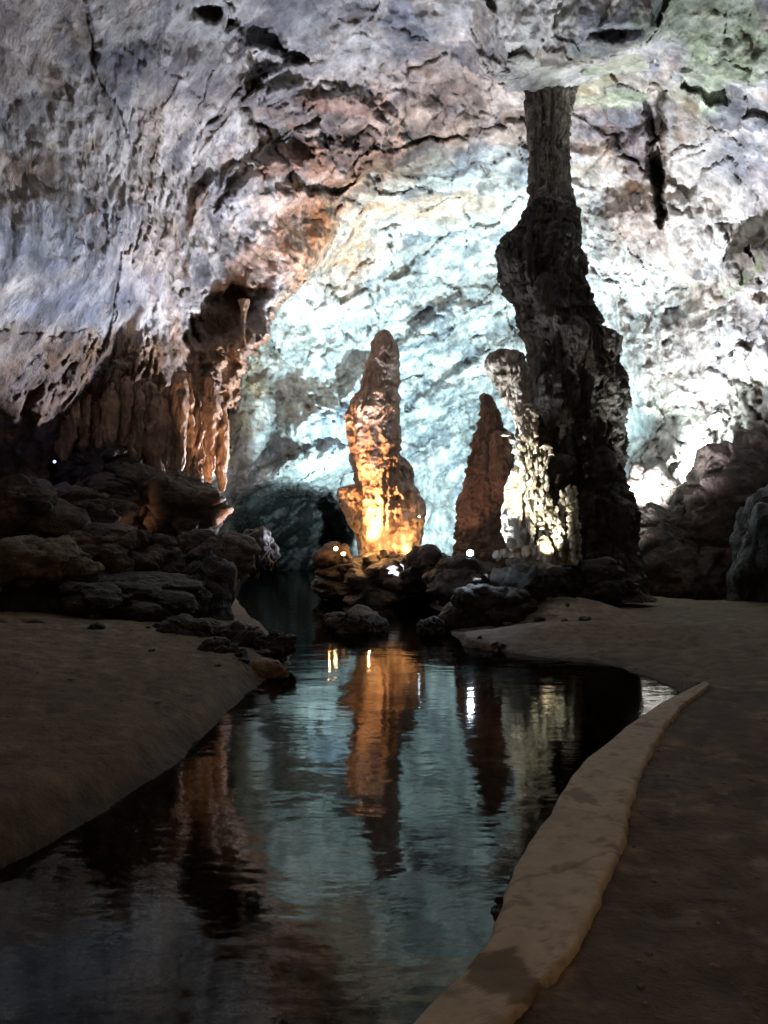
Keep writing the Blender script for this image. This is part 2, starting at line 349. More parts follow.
o = mesh_obj('cave_wall', V, fc, M['wall'], c, loc=(0, 0, 0))
props(o, 'pale limestone cave wall and ceiling lit white, cyan, lilac and orange', kind='structure')

# ------------------------------------------------------------------ ground and water
def gp(lst, z=0.0): return [tuple(G(a, b, z)[:2]) for a, b in lst]
KL = [(230, 1500), (300, 1250), (355, 1090), (406, 1024), (434, 999), (464, 969), (492, 934), (501, 912), (507, 892), (516, 868), (527, 846), (541, 822), (559, 794), (573, 774), (589, 756), (626, 726), (662, 702), (704, 681)]
KR = [(420, 1500), (455, 1250), (480, 1090), (504, 1024), (534, 990), (554, 970), (578, 945), (592, 922), (601, 902), (609, 880), (617, 860), (624, 838), (630, 812), (636, 790), (649, 757), (667, 724), (686, 703), (710, 684)]
zk = 0.52
kl = np.array(gp(KL, zk)); kr = np.array(gp(KR, zk)); km = (kl * .6 + kr * .4)
shoreL = gp([(-1500, 1500), (-900, 1270), (-300, 1010), (0, 868), (60, 838), (130, 795), (180, 760), (225, 722), (250, 697), (262, 684), (285, 668), (292, 652), (262, 625), (240, 606), (234, 592), (232, 580)])
far = gp([(180, 574), (180, 569), (322, 569), (324, 582), (322, 597), (345, 601), (385, 602), (425, 603), (440, 611), (452, 634), (468, 645), (500, 652), (540, 657), (580, 662), (620, 668), (652, 677), (676, 688)])
water_poly = shoreL + far + [tuple(p) for p in km[::-1]]
pocket = gp([(625, 600), (680, 603), (768, 607), (1000, 615), (1000, 598), (768, 597.5), (660, 596.5)])
AZ2 = axis(-30, 30, 0.14, -180, 180, 4.0)
rr = [0.6]
while rr[-1] < 95: rr.append(rr[-1] * 1.0115 if rr[-1] > 4 else rr[-1] + .2)
rr = np.array(rr)
A2, R2g = np.meshgrid(AZ2, rr)
X = R2g * np.sin(A2); Y = R2g * np.cos(A2)
Pn = np.stack([X, Y, X * 0], -1)
nz = fbm(Pn, (.5, .5, 1), 4, .5, 3); nzf = fbm(Pn, (2.5, 2.5, 1), 4, .55, 9); nzb = fbm(Pn, (.12, .12, 1), 3, .5, 19)
s1 = poly_sdf(X + .25 * nz, Y + .5 * nz, water_poly); s2 = poly_sdf(X, Y + .6 * nz, pocket)
left = sstep(1, -1, X + 1.5 + 0.05 * Y)          # 1 on the left bank
pathm = (X > np.interp(Y, [0, 3, 10, 14], [-6, 0, 1, 3])) & (Y < 16.5)
pathm = pathm * sstep(17.5, 14.0, Y + .5 * nz)
hl = .32 * sstep(0, .5, s1) + 1.0 * (1 - np.exp(-np.maximum(s1, 0) / 7)) + .25 * nzb
hr = .06 + .95 * (1 - np.exp(-np.maximum(s1, 0) / 5.5)) * (.75 + .8 * nzb) + .06 * nz
hr = hr + .45 * np.exp(-((X - 6.5) / 3.5) ** 2 - ((Y - 31 + .3 * X) / 2.2) ** 2) + .25 * np.exp(-((X - 5) / 5) ** 2 - ((Y - 24) / 1.2) ** 2) + .3 * np.exp(-((X - 14) / 3) ** 2 - ((Y - 28) / 3) ** 2) + .07 * fbm(Pn, (.7, 1.2, 1), 3, .5, 71)
hr = hr * (1 - .5 * sstep(6.5, 10, X) * sstep(22, 27, Y) * sstep(46, 42, Y))
hr2 = .45 + .02 * nz + .012 * nzf
hgt = hl * left + (1 - left) * (hr * (1 - pathm) + hr2 * pathm)
foot = worley(Pn + nz[..., None] * .15, (2.2, 2.2, 0.001), 7.7)[0]
hgt = hgt + .06 * nz + .03 * nzf * (1 - .5 * pathm) - .035 * sstep(.3, .1, foot)
hgt = hgt - 1.1 * sstep(1.2, -.6, s2) * sstep(30, 34, Y)
bed = -.12 - .75 * (1 - np.exp(np.minimum(s1, 0) / 2.0)) + .10 * nz + .05 * nzf + .45 * np.exp(-((X + 1.15) ** 2 / .35 + (Y - 6.0) ** 2 / .9))
Z = np.where(s1 < 0, np.minimum(bed, hgt * 0 + .3), hgt)
Z = np.where((s1 < 0), lerp(Z, hgt * .2, sstep(-.25, 0, s1)), Z)
Vg = np.stack([X, Y, Z], -1)
SAND = (.15, .105, .066); MUD = (.075, .052, .034)
cg = np.zeros(Vg.shape) + np.array(SAND)
cg = mixc(cg, (.27, .205, .135), sstep(.1, .9, Z + .3 * nzb) * (1 - pathm) * .7)
cg = mixc(cg, MUD, sstep(.0, .3, nz + .4 * nzf) * .55)
cg = mixc(cg, (.13, .10, .075), pathm * (.5 + .5 * sstep(-.15, .2, nz)))
cg = mixc(cg, (.28, .22, .15), pathm * sstep(.05, .3, fbm(Pn, (.9, 1.6, 1), 5, .7, 60)) * .95)
cg = mixc(cg, (.05, .045, .038), sstep(.18, .0, Z) * .7)
cg = mixc(cg, (.16, .09, .06), sstep(-.1, -.2, Z) * .6)
cg = mixc(cg, (.055, .042, .032), sstep(.2, .34, fbm(Pn, (1.2, 2.6, 1), 5, .7, 160)) * .7)
cg = cg * (1 + .8 * nzf + .5 * nz)[..., None]
o = mesh_obj('ground', Vg, grid_faces(len(rr), len(AZ2))[:, ::-1], M['ground'], cg, loc=(0, 0, 0))
props(o, 'damp brown sand and mud banks beside the cave river', kind='structure')
wv = [(-90, -30, 0), (90, -30, 0), (90, 110, 0), (-90, 110, 0)]
o = mesh_obj('river_water', wv, [[0, 1, 2, 3]], M['water'], loc=(0, 0, 0), smooth=False)
props(o, 'dark rippled river water mirroring the lit cave', kind='structure')

# concrete kerb
def resample(a, n):
    s = np.concatenate([[0], np.cumsum(np.linalg.norm(np.diff(a, axis=0), axis=1))]); t = np.linspace(0, s[-1], n)
    return np.stack([np.interp(t, s, a[:, k]) for k in range(a.shape[1])], 1)
def smooth(a, k=3):
    for _ in range(k): a = np.concatenate([a[:1], (a[:-2] + 2 * a[1:-1] + a[2:]) / 4, a[-1:]])
    return a
def paired(a, b, n):
    c_ = (a + b) / 2; s = np.concatenate([[0], np.cumsum(np.linalg.norm(np.diff(c_, axis=0), axis=1))]); t = np.linspace(0, s[-1], n)
    f = lambda m: np.stack([np.interp(t, s, m[:, k]) for k in range(2)], 1)
    return smooth(f(a), 12), smooth(f(b), 12)
ka, kb = paired(kl, kr, 420)
prof = [(-.02, -1.0), (-.02, -.3), (-.015, -.08), (0, -.03), (.03, -.008), (.08, 0)] + [(x, 0) for x in np.linspace(.12, .9, 22)] + [(.94, -.004), (.975, -.015), (1.0, -.05), (1.01, -.4)]
prof = np.array(prof)
Vk = ka[:, None, :] + (kb - ka)[:, None, :] * prof[None, :, 0:1]
Vk = np.concatenate([Vk, np.broadcast_to(zk + prof[None, :, 1:2], (420, len(prof), 1))], -1).copy()
e = fbm(Vk, (3, 3, 3), 4, .6, 6); e2 = fbm(Vk, (.8, .8, .8), 3, .5, 16)
Vk[..., 2] += .03 * e + .02 * e2; Vk[..., 0] += .05 * e + .06 * e2
ck = np.zeros(Vk.shape) + np.array((.56, .50, .40)); ck = mixc(ck, (.34, .29, .22), sstep(0, .35, e2 + .4 * e) * .6)
kx, ky = project(Vk - np.array([0, 0, H]))
st = fbm(Vk, (2.2, 2.2, 1), 4, .6, 26)
ck = mixc(ck, (.17, .14, .10), np.maximum(ell(kx, ky, 500, 975, 36, 20, -12, .12, st * 1.8), ell(kx, ky, 528, 992, 26, 16, 20, .12, st * 1.8)) * .85)
ck = mixc(ck, (.24, .2, .15), sstep(.2, .34, st) * .7); _cr = worley(Vk + .5 * st[..., None], (.33, .33, .001), 3.3); ck = mixc(ck, (.2, .17, .13), sstep(.015, .003, _cr[1] - _cr[0]) * .5); ck = mixc(ck, (.27, .22, .16), sstep(.1, .35, fbm(Vk, (5, 5, 5), 4, .7, 46)) * .5)
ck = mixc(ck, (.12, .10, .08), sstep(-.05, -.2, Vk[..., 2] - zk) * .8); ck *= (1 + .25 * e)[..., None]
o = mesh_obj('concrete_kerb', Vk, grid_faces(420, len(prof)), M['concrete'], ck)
props(o, 'pale curving concrete kerb along the river bank with one dark damp patch', 'kerb')

# ------------------------------------------------------------------ formations
def formation(name, D, prof, pal, depth=.85, amp=.12, flute=.12, ledge=.08, fsc=1.6, seed=0., na=120, step=.05, parent=None, mat='form', flz=.12, rag=.05, inset=0., cap=True, rot=None, wet=0, top_open=False, fl_u=.25, dy=0, lean=0):
    """stone body from left and right outline points (py, xl, xr) at depth D"""
    prof = np.array(sorted(prof), float)
    pts = np.array([[P(a, y, D)[0], P(b, y, D)[0], P((a + b) / 2, y, D)[2]] for y, a, b in prof])
    z0, z1 = pts[:, 2].min(), pts[:, 2].max(); nz_ = max(12, int((z1 - z0) / step)); zs = np.linspace(z0, z1, nz_)
    od = np.argsort(pts[:, 2]); xl = np.interp(zs, pts[od, 2], pts[od, 0]); xr = np.interp(zs, pts[od, 2], pts[od, 1])
    cx = (xl + xr) / 2; hw = (xr - xl) / 2
    if cap:
        tt = np.clip((z1 - zs) / max(1e-3, hw[-1] * 1.2), 0, 1); hw = hw * np.sqrt(np.clip(1 - (1 - tt) ** 2, .0004, 1))
    th = np.linspace(0, 2 * math.pi, na, endpoint=False)
    TH, ZZ = np.meshgrid(th, zs); HW = hw[:, None]; CX = cx[:, None]
    ct, st_ = np.cos(TH), np.sin(TH)
    base = np.stack([CX + HW * ct, D + dy + lean * (ZZ - z0) + HW * depth * st_, ZZ], -1)
    nn = np.stack([ct, st_, 0 * ct], -1)
    sgn = np.clip(HW / (hw.max() * .5), .15, 1)
    w = fbm(base, .8, 3, .5, seed + 3)
    lump = fbm(base, .55 * fsc, 5, .55, seed); fl = ridged(base + w[..., None] * .5, (1.5 * fsc, 1.5 * fsc, flz * fsc), 3, .5, seed + 7)
    ld = ridged(base + w[..., None] * .4, (.35 * fsc, .35 * fsc, 1.3 * fsc), 3, .55, seed + 11)
    fn = fbm(base, 3.2 * fsc, 3, .6, seed + 5)
    dsp = (amp * 2.2 * lump + flute * (fl - .4) + ledge * (ld - .3) + rag * fn - inset) * sgn
    Vf = base + nn * dsp[..., None]
    cc = np.zeros(Vf.shape) + np.array(pal[0])
    s_ = fbm(Vf, (2.2 * fsc, 2.2 * fsc, fl_u * fsc), 4, .6, seed + 21)
    cc = mixc(cc, pal[1], sstep(-.05, .25, s_)); cc = mixc(cc, pal[2], sstep(.0, .3, fbm(Vf, .8 * fsc, 4, .6, seed + 31)) * .8)
    cc *= (1 + .5 * fn)[..., None]
    Vv = Vf.reshape(-1, 3); fcs = grid_faces(nz_, na, True)
    top = np.array([[cx[-1], D + dy + lean * (z1 - z0), z1 + .02]]); Vv = np.concatenate([Vv, top]); cc = np.concatenate([cc.reshape(-1, 3), cc.reshape(-1, 3)[-1:]])
    k = (nz_ - 1) * na; a = np.arange(na)
    tri = np.stack([k + a, k + (a + 1) % na, np.full(na, len(Vv) - 1), np.full(na, len(Vv) - 1)], -1)
    fl_ = [list(f) for f in fcs] + [list(t_[:3]) for t_ in tri]
    arr = np.array(fl_, dtype=object)
    return mesh_obj(name, Vv, arr, M[mat], cc, parent)

_ico = {}
def ico(n):
    if n in _ico: return _ico[n]
    import bmesh
    bm = bmesh.new(); bmesh.ops.create_icosphere(bm, subdivisions=n, radius=1.0)
    v = np.array([x.co[:] for x in bm.verts]); f = np.array([[x.index for x in g.verts] for g in bm.faces]); bm.free()
    _ico[n] = (v, f); return _ico[n]
def boulder(name, c0, size, pal=None, n=5, seed=0., amp=.25, rot=0., cut=.0, label=None, cat='boulder', group=None, parent=None, mat='rock', tilt=0., strat=0.):
    v, f = ico(n); v = v.copy(); s = np.array(size, float); m = s.max()
    q = v * s / m
    w = fbm(q, 1.1, 3, .5, seed + 2)
    f1, f2, ci = worley(q + w[..., None] * .3, 1.1, seed)
    f1c, f2c, cic = worley(q + w[..., None] * .2, 2.6, seed + 5)
    r = 1 + amp * (1.6 * fbm(q, .9, 2, .5, seed) + 1.0 * (_rnd[ci][..., 0] - .5) - 1.0 * (f1 - .5) + .5 * (_rnd[cic][..., 1] - .5) - .5 * (f1c - .5) + .45 * ridged(q, 1.7, 5, .6, seed + 4) + .35 * fbm(q, 5, 5, .65, seed + 8))
    r -= amp * .25 * sstep(.12, 0, f2 - f1)
    v = v * r[:, None] * s
    a = tilt; v = np.stack([v[:, 0] * math.cos(a) - v[:, 2] * math.sin(a), v[:, 1], v[:, 0] * math.sin(a) + v[:, 2] * math.cos(a)], -1)
    a = rot; v = np.stack([v[:, 0] * math.cos(a) - v[:, 1] * math.sin(a), v[:, 0] * math.sin(a) + v[:, 1] * math.cos(a), v[:, 2]], -1)
    v = v + np.array(c0)
    pal = pal or ((.14, .105, .08), (.08, .06, .048), (.20, .15, .11))
    cc = np.zeros(v.shape) + np.array(pal[0]); cc = mixc(cc, pal[1], sstep(-.05, .25, fbm(v, 1.2, 4, .6, seed))); cc = mixc(cc, pal[2], sstep(.05, .3, fbm(v, (.9, .9, 1.6), 4, .6, seed + 9)) * .8)
    cc *= (1 + .5 * fbm(v, 4, 3, .6, seed + 1))[:, None]
    o = mesh_obj(name, v, f, M[mat], cc, parent)
    if parent is None: props(o, label, cat, group)
    return o
def bpx(name, cx, cy, D, wpx, hpx, label=None, dep=1.0, **k):
    """boulder placed so that it measures wpx by hpx around (cx, cy) at depth D"""
    p = P(cx, cy, D); sc = D / F
    return boulder(name, p, (wpx / 2 * sc, max(wpx, hpx) / 2 * sc * dep * .8, hpx / 2 * sc), label=label, **k)

BR = ((.085, .058, .038), (.04, .028, .02), (.15, .105, .066))
# central stalagmite
DS = 43
t_ = empty('stalagmite', P(385, 560, DS), 'tall tapering stalagmite glowing orange on its own rock islet in the river', 'stalagmite')
ORP = ((.52, .38, .28), (.30, .20, .14), (.62, .50, .40))
formation('shaft', DS, [(329, 381, 388), (334, 376, 391), (345, 372, 395), (360, 368, 397), (378, 364, 397), (392, 357, 397), (402, 351, 398), (415, 348, 398), (440, 350, 400), (452, 353, 401), (462, 354, 406), (475, 356, 411), (490, 357, 416), (505, 357, 422), (520, 356, 422), (540, 360, 419), (560, 360, 419), (575, 358, 424)],
          ORP, amp=.18, flute=.30, ledge=.12, rag=.10, fsc=.95, flz=.12, seed=2, na=200, step=.05, parent=t_, fl_u=.3)
formation('side_lobe', DS - .6, [(484, 350, 356), (488, 339, 362), (497, 338, 364), (508, 341, 366), (518, 346, 366), (528, 352, 366), (534, 357, 366)], ORP, amp=.06, flute=.12, ledge=.08, seed=9, na=80, parent=t_)
# brown stalagmite
t_ = empty('stalagmite', P(487, 560, 37), 'smaller hook-tipped brown stalagmite between the orange one and the white flowstone', 'stalagmite')
formation('shaft', 37, [(393, 481, 487), (397, 480, 491), (402, 483, 494), (410, 481, 497), (420, 480, 500), (432, 477, 505), (445, 474, 508), (460, 470, 512), (475, 466, 514), (490, 463, 514), (505, 459, 513), (520, 456, 510), (540, 454, 508), (572, 452, 508)],
          ((.30, .18, .12), (.20, .12, .085), (.36, .24, .16)), amp=.16, flute=.16, ledge=.20, rag=.12, fsc=1.4, seed=21, na=150, parent=t_)
formation('side_lobe', 36.2, [(430, 496, 500), (437, 491, 508), (452, 489, 512), (472, 489, 514), (492, 491, 513), (506, 494, 508), (514, 497, 503)], ((.36, .22, .14), (.30, .17, .11), (.4, .27, .18)), amp=.05, flute=.08, ledge=.10, fsc=1.4, seed=25, na=90, parent=t_)

# great column
DC = 36
t_ = empty('cave_column', P(590, 600, DC), 'great dark column joining the floor to the ceiling, dark against the bright wall', 'column')
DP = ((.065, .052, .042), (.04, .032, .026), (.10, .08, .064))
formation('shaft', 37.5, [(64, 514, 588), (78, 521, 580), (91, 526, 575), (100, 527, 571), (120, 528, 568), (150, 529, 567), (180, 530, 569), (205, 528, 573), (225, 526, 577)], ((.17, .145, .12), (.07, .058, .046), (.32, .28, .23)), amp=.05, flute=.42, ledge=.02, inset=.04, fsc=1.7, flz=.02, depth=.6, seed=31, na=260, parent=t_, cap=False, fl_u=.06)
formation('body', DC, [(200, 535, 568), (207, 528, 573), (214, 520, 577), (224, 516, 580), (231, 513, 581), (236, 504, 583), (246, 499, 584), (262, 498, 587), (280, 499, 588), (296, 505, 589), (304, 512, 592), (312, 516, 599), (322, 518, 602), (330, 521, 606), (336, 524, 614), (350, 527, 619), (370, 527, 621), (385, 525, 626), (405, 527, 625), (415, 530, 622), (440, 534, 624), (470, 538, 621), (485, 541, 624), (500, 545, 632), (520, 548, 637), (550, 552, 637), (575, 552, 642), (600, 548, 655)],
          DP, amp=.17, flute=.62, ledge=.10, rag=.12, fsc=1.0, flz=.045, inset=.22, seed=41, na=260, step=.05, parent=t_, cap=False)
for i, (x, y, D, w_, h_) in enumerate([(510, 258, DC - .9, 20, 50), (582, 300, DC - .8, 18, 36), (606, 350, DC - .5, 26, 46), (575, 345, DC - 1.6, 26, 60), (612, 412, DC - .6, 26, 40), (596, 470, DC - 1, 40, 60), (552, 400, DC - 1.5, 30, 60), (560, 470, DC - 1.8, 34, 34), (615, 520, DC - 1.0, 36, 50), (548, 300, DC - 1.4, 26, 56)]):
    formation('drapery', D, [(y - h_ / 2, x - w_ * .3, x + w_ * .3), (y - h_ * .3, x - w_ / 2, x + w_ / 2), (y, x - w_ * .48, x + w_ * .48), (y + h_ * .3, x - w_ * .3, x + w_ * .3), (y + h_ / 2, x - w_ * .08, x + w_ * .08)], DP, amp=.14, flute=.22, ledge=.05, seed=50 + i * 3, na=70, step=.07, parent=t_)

# white flowstone formation in front of the column
WP = ((.68, .62, .50), (.52, .46, .35), (.78, .74, .66))
t_ = empty('mushroom_flowstone', P(512, 450, 33), 'pale frilled flowstone head flaring upwards beside the dark column', 'flowstone')
formation('head', 33, [(349, 489, 520), (352, 485, 526), (360, 486, 527), (368, 489, 527), (376, 493, 527), (384, 497, 528), (392, 502, 529), (402, 508, 530), (412, 514, 531), (425, 519, 532), (440, 521, 533)], ((.42, .36, .30), (.16, .12, .09), (.60, .56, .48)), amp=.10, flute=.30, ledge=.14, fsc=1.6, seed=61, na=140, parent=t_, fl_u=.1)
for i, (x, y0, y1) in enumerate([(495, 372, 386), (501, 374, 398), (508, 374, 404), (514, 372, 410), (520, 370, 400), (526, 370, 414)]):
    formation('icicle', 32.6 + .1 * (i % 2), [(y0, x - 2.2, x + 2.2), ((y0 + y1) / 2, x - 1.5, x + 1.5), (y1, x - .5, x + .5)], WP, amp=.02, flute=.02, ledge=.03, seed=i, na=16, step=.06, parent=t_)
t_ = empty('white_flowstone', P(530, 560, 32), 'brightly lit knobbly white flowstone mound at the foot of the dark column', 'flowstone')
formation('mound', 32, [(462, 515, 530), (472, 512, 536), (485, 508, 542), (500, 505, 547), (515, 503, 550), (530, 505, 550), (540, 507, 549), (552, 510, 549), (572, 512, 550)], WP, amp=.08, flute=.10, ledge=.10, fsc=1.8, seed=71, na=150, parent=t_)
formation('spire', 32, [(403, 518, 536), (412, 516, 538), (424, 518, 536), (434, 522, 534), (444, 524, 536), (452, 520, 541), (464, 521, 544), (478, 522, 545), (492, 524, 545), (505, 526, 547), (530, 527, 550)], WP, amp=.16, flute=.14, ledge=.16, fsc=2.2, seed=75, na=120, parent=t_)
def knobs(name, D, lst, seed, parent, pal=WP, n=3):
    Vs, Fs, Cs = [], [], []; off = 0; v, f = ico(n); r_ = random.Random(seed)
    for x, y, w_, h_ in lst:
        p = P(x, y, D + r_.uniform(-.3, .05)); k = D / F / 2
        q = v * (1 + 1.0 * fbm(v, 1.9, 4, .65, seed + x * 3 + y * 7))[:, None] * np.array([w_ * k, (w_ + h_) / 2 * k, h_ * k])
        t_ = np.clip(q[:, 2] / (h_ * k), -1, 1); q[:, :2] *= (1 - .45 * t_)[:, None]
        a_ = r_.uniform(-.5, .5); q = np.stack([q[:, 0] * math.cos(a_) - q[:, 2] * math.sin(a_), q[:, 1], q[:, 0] * math.sin(a_) + q[:, 2] * math.cos(a_)], -1) + p
        cc = np.zeros(q.shape) + np.array(pal[0]); cc = mixc(cc, pal[1], sstep(0, .3, fbm(q, 3, 3, .6, seed))); cc = mixc(cc, (.22, .17, .12), sstep(.1, .3, fbm(q, 2, 3, .6, seed + 5))); Vs.append(q); Fs.append(f + off); Cs.append(cc); off += len(q)
    return mesh_obj(name, np.concatenate(Vs), np.concatenate(Fs), M['form'], np.concatenate(Cs), parent)
r_ = random.Random(5)
kn = [(507, 434, 11, 5), (512, 439, 6, 9), (516, 448, 6, 11), (519, 460, 7, 12), (516, 472, 6, 9), (546, 447, 11, 6), (550, 453, 6, 9), (547, 461, 4, 12), (526, 408, 8, 6), (535, 414, 6, 9), (522, 420, 5, 9), (540, 409, 8, 4)]
kn += [(lerp(517, 536, r_.random()), r_.uniform(404, 452), r_.uniform(2.5, 5), r_.uniform(5, 12)) for _ in range(50)]
kn += [(r_.uniform(520, 547), r_.uniform(450, 545), r_.uniform(2.2, 5), r_.uniform(5, 15)) for _ in range(110)]
knobs('coral_crust', 31.3, kn, 3, t_)
# thin white stalagmites
n_ = 0
for (x, y0, y1, w_, D) in [(549, 495, 560, 7, 31.2), (556, 508, 562, 6, 31.0), (563, 492, 563, 6, 31.3), (569, 488, 564, 5, 31.2), (575, 486, 560, 5, 31.6), (541, 500, 555, 7, 31), (560, 520, 565, 7, 30.8), (572, 512, 565, 6, 30.9), (578, 522, 562, 4, 31.4)]:
    t2 = empty('coral_stalagmite', P(x, y1, D), 'thin knobbly white stalagmite in the lit cluster at the foot of the column', 'stalagmite', 'thin white stalagmites beside the white flowstone')
    formation('stem', D, [(y0, x - w_ * .3, x + w_ * .3), ((y0 + y1) / 2, x - w_ * .42, x + w_ * .42), (y1, x - w_ * .6, x + w_ * .6)], WP, amp=.10, flute=.05, ledge=.12, fsc=3, seed=80 + n_, na=36, step=.04, parent=t2)
    knobs('knob_cluster', D - .1, [(x + r_.uniform(-1.9, 1.9), r_.uniform(y0, y1), r_.uniform(3, 5), r_.uniform(4, 9)) for _ in range(26)], n_, t2, n=2); n_ += 1
# rounded stones in front
for i, (x, y, w_, h_, lb) in enumerate([(497, 556, 9, 9, 'small bright white stone beside the cool lamp'), (506, 553, 12, 9, 'rounded cream stone at the left foot of the white flowstone'), (511, 543, 11, 10, 'rounded cream stone perched against the left side of the white mound'), (515, 558, 12, 10, 'low tan stone under the white mound'), (527, 552, 9, 14, 'upright tan stone under the middle of the white mound')]):
    bpx('cave_stone', x, y, 30.5 - .1 * i, w_, h_, label=lb, pal=WP if i == 0 else ((.40, .32, .22), (.3, .22, .15), (.5, .42, .3)), n=4, seed=90 + i, amp=.18, cat='stone', mat='form')
t2 = empty('stalagmite', P(545, 575, 30), 'short stout tan stalagmite right of the cream stones', 'stalagmite')
formation('shaft', 30.3, [(535, 541, 546), (540, 539, 549), (552, 538, 551), (566, 536, 554), (576, 534, 556)], ((.36, .29, .2), (.24, .18, .12), (.46, .38, .28)), amp=.07, flute=.1, ledge=.1, fsc=2, seed=101, na=70, parent=t2)

# ------------------------------------------------------------------ boulders
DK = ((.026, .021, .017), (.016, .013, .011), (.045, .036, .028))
BL = [  # name cx cy D w h label pal
 (385, 582, 42.0, 140, 52, 'broad brown rock islet carrying the orange stalagmite', BR, 1.1),
 (335, 556, 41.0, 40, 24, 'low rock at the left end of the islet, lit orange by a lamp', BR, .8),
 (430, 575, 38.5, 70, 46, 'dark rock at the right end of the islet', DK, .9),
 (470, 583, 34.0, 80, 46, 'dark rock in front of the brown stalagmite', DK, .9),
 (352, 626, 27.0, 62, 34, 'brown boulder standing alone in the water left of the orange reflection', BR, .8),
 (484, 615, 27.5, 76, 52, 'rugged dark boulder at the water edge under the cool lamp', DK, .8),
 (530, 582, 29.5, 74, 40, 'flat dark ledge rock under the white flowstone', DK, .8),
 (592, 586, 31.5, 90, 44, 'dark rock at the foot of the great column', DK, .8),
 (512, 605, 28.0, 44, 30, 'small dark rock between the water-edge boulder and the sand', DK, .8),
 # right slope
 (690, 560, 43.5, 210, 150, 'large brown rock mass rising behind the sand bank', ((.085, .062, .047), (.04, .03, .024), (.13, .095, .072)), .42),
 (754, 504, 43.5, 150, 120, 'pinkish brown boulder high on the right slope', ((.10, .072, .056), (.05, .038, .03), (.15, .11, .086)), .5),
 (655, 515, 48.0, 70, 90, 'mauve boulder against the lit wall beside the column', ((.15, .11, .105), (.08, .06, .055), (.2, .15, .14)), .6),
 (703, 506, 46.0, 76, 64, 'angular brown block in the middle of the right slope', ((.11, .08, .06), (.055, .04, .032), (.16, .12, .09)), .6),
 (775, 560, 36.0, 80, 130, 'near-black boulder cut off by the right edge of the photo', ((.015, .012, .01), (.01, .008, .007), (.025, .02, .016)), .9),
 (640, 575, 44.0, 60, 60, 'dark low boulder beside the base of the column', DK, .9),
 # left pile
 (60, 520, 30.0, 170, 80, 'wide brown boulder at the top of the left pile', BR, .8),
 (150, 505, 32.0, 130, 70, 'brown boulder under the hanging rock curtain', BR, .8),
 (90, 470, 33.0, 110, 50, 'dark boulder on the crest of the pile beside the blue lamp', DK, .8),
 (20, 505, 28.0, 80, 50, 'tan capped boulder at the left edge of the pile', BR, .8),
 (186, 522, 33.0, 60, 50, 'dark boulder at the right shoulder of the left pile', DK, .8),
 (30, 568, 24.0, 130, 56, 'flat tan slab lying across the left pile', ((.17, .13, .08), (.09, .068, .043), (.25, .19, .125)), .7),
 (120, 560, 27.0, 130, 60, 'ragged brown rock in the middle of the left pile', BR, .8),
 (195, 560, 28.5, 90, 56, 'rounded brown rock above the black overhang', BR, .8),
 (110, 603, 24.5, 210, 56, 'big black overhanging rock above the left sand bank', DK, .9),
 (205, 598, 26.5, 56, 80, 'black rock standing in the water at the end of the overhang', DK, .9),
 (15, 635, 20.0, 70, 34, 'low black rock half buried in the left sand', DK, .8),
 (188, 640, 21.0, 90, 44, 'dark rock on the sand under the overhang', DK, .8),
 (245, 640, 20.0, 52, 32, 'black pointed rock at the tip of the left bank', DK, .8),
 (275, 647, 19.5, 40, 32, 'dark rounded rock at the water on the tip of the left bank', DK, .8),
 (218, 655, 18.5, 50, 30, 'low dark rock on the sand beside the tip of the left bank', DK, .8),
 (268, 672, 17.8, 40, 24, 'flat tan rock sloping into the water off the left bank', ((.22, .17, .12), (.14, .1, .07), (.3, .23, .16)), .8),
 (255, 552, 36.0, 50, 46, 'dark boulder at the mouth of the river arch', DK, .8),
]
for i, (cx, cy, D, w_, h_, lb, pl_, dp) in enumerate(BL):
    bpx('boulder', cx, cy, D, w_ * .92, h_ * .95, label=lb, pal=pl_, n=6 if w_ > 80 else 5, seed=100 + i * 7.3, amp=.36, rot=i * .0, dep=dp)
# black fin rock
t = bpx('boulder', 431, 630, 26.0, 27, 24, label='black wedge-shaped rock poking out of the river right of the orange reflection', pal=((.02, .018, .016),) * 3, n=5, seed=300, amp=.22, tilt=.5)
# ledge over the column
k_ = 35.3 / F
boulder('rock_ledge', P(556, 66, 35.6), (80 * k_, 1.6, 9 * k_), ((.62, .60, .55), (.42, .42, .40), (.70, .68, .62)), n=6, seed=61.7, amp=.30, tilt=.21, label='pale rock ledge jutting from the ceiling over the top of the great column', cat='ledge', mat='form')
boulder('rock_ledge', P(622, 56, 34.6), (44 * k_, 1.4, 8 * k_), ((.52, .52, .40), (.34, .40, .28), (.62, .60, .50)), n=5, seed=67.7, amp=.32, tilt=-.06, label='greenish pale ledge just right of the column top, under the dark gap in the ceiling', cat='ledge', mat='form')
# rubble and pebbles
def zground(x, y):
    i = int(np.argmin(np.abs(rr - math.hypot(x, y)))); j = int(np.argmin(np.abs(AZ2 - math.atan2(x, y)))); return float(Z[i, j])
_r = random.Random(21)
for i in range(46):
    cx_, cy_2, rx_, ry_ = _r.choice([(200, 655, 70, 16), (250, 668, 34, 12), (60, 628, 60, 6), (480, 640, 34, 7), (540, 622, 60, 10), (150, 640, 60, 10)])
    g = G(cx_ + _r.uniform(-rx_, rx_), cy_2 + _r.uniform(-ry_, ry_), .3); z = zground(g[0], g[1])
    if z < -.3: continue
    s_ = _r.uniform(.05, .2) * (g[1] / 20) ** .5
    boulder('rubble_stone', (g[0], g[1], z + s_ * .2), (s_ * _r.uniform(.8, 1.6), s_, s_ * .7), DK, n=3, seed=800 + i * 2.3, amp=.4, rot=_r.uniform(0, 3), label='small dark broken stone lying on the sand by the boulders', cat='stone', group='rubble at the foot of the boulders')
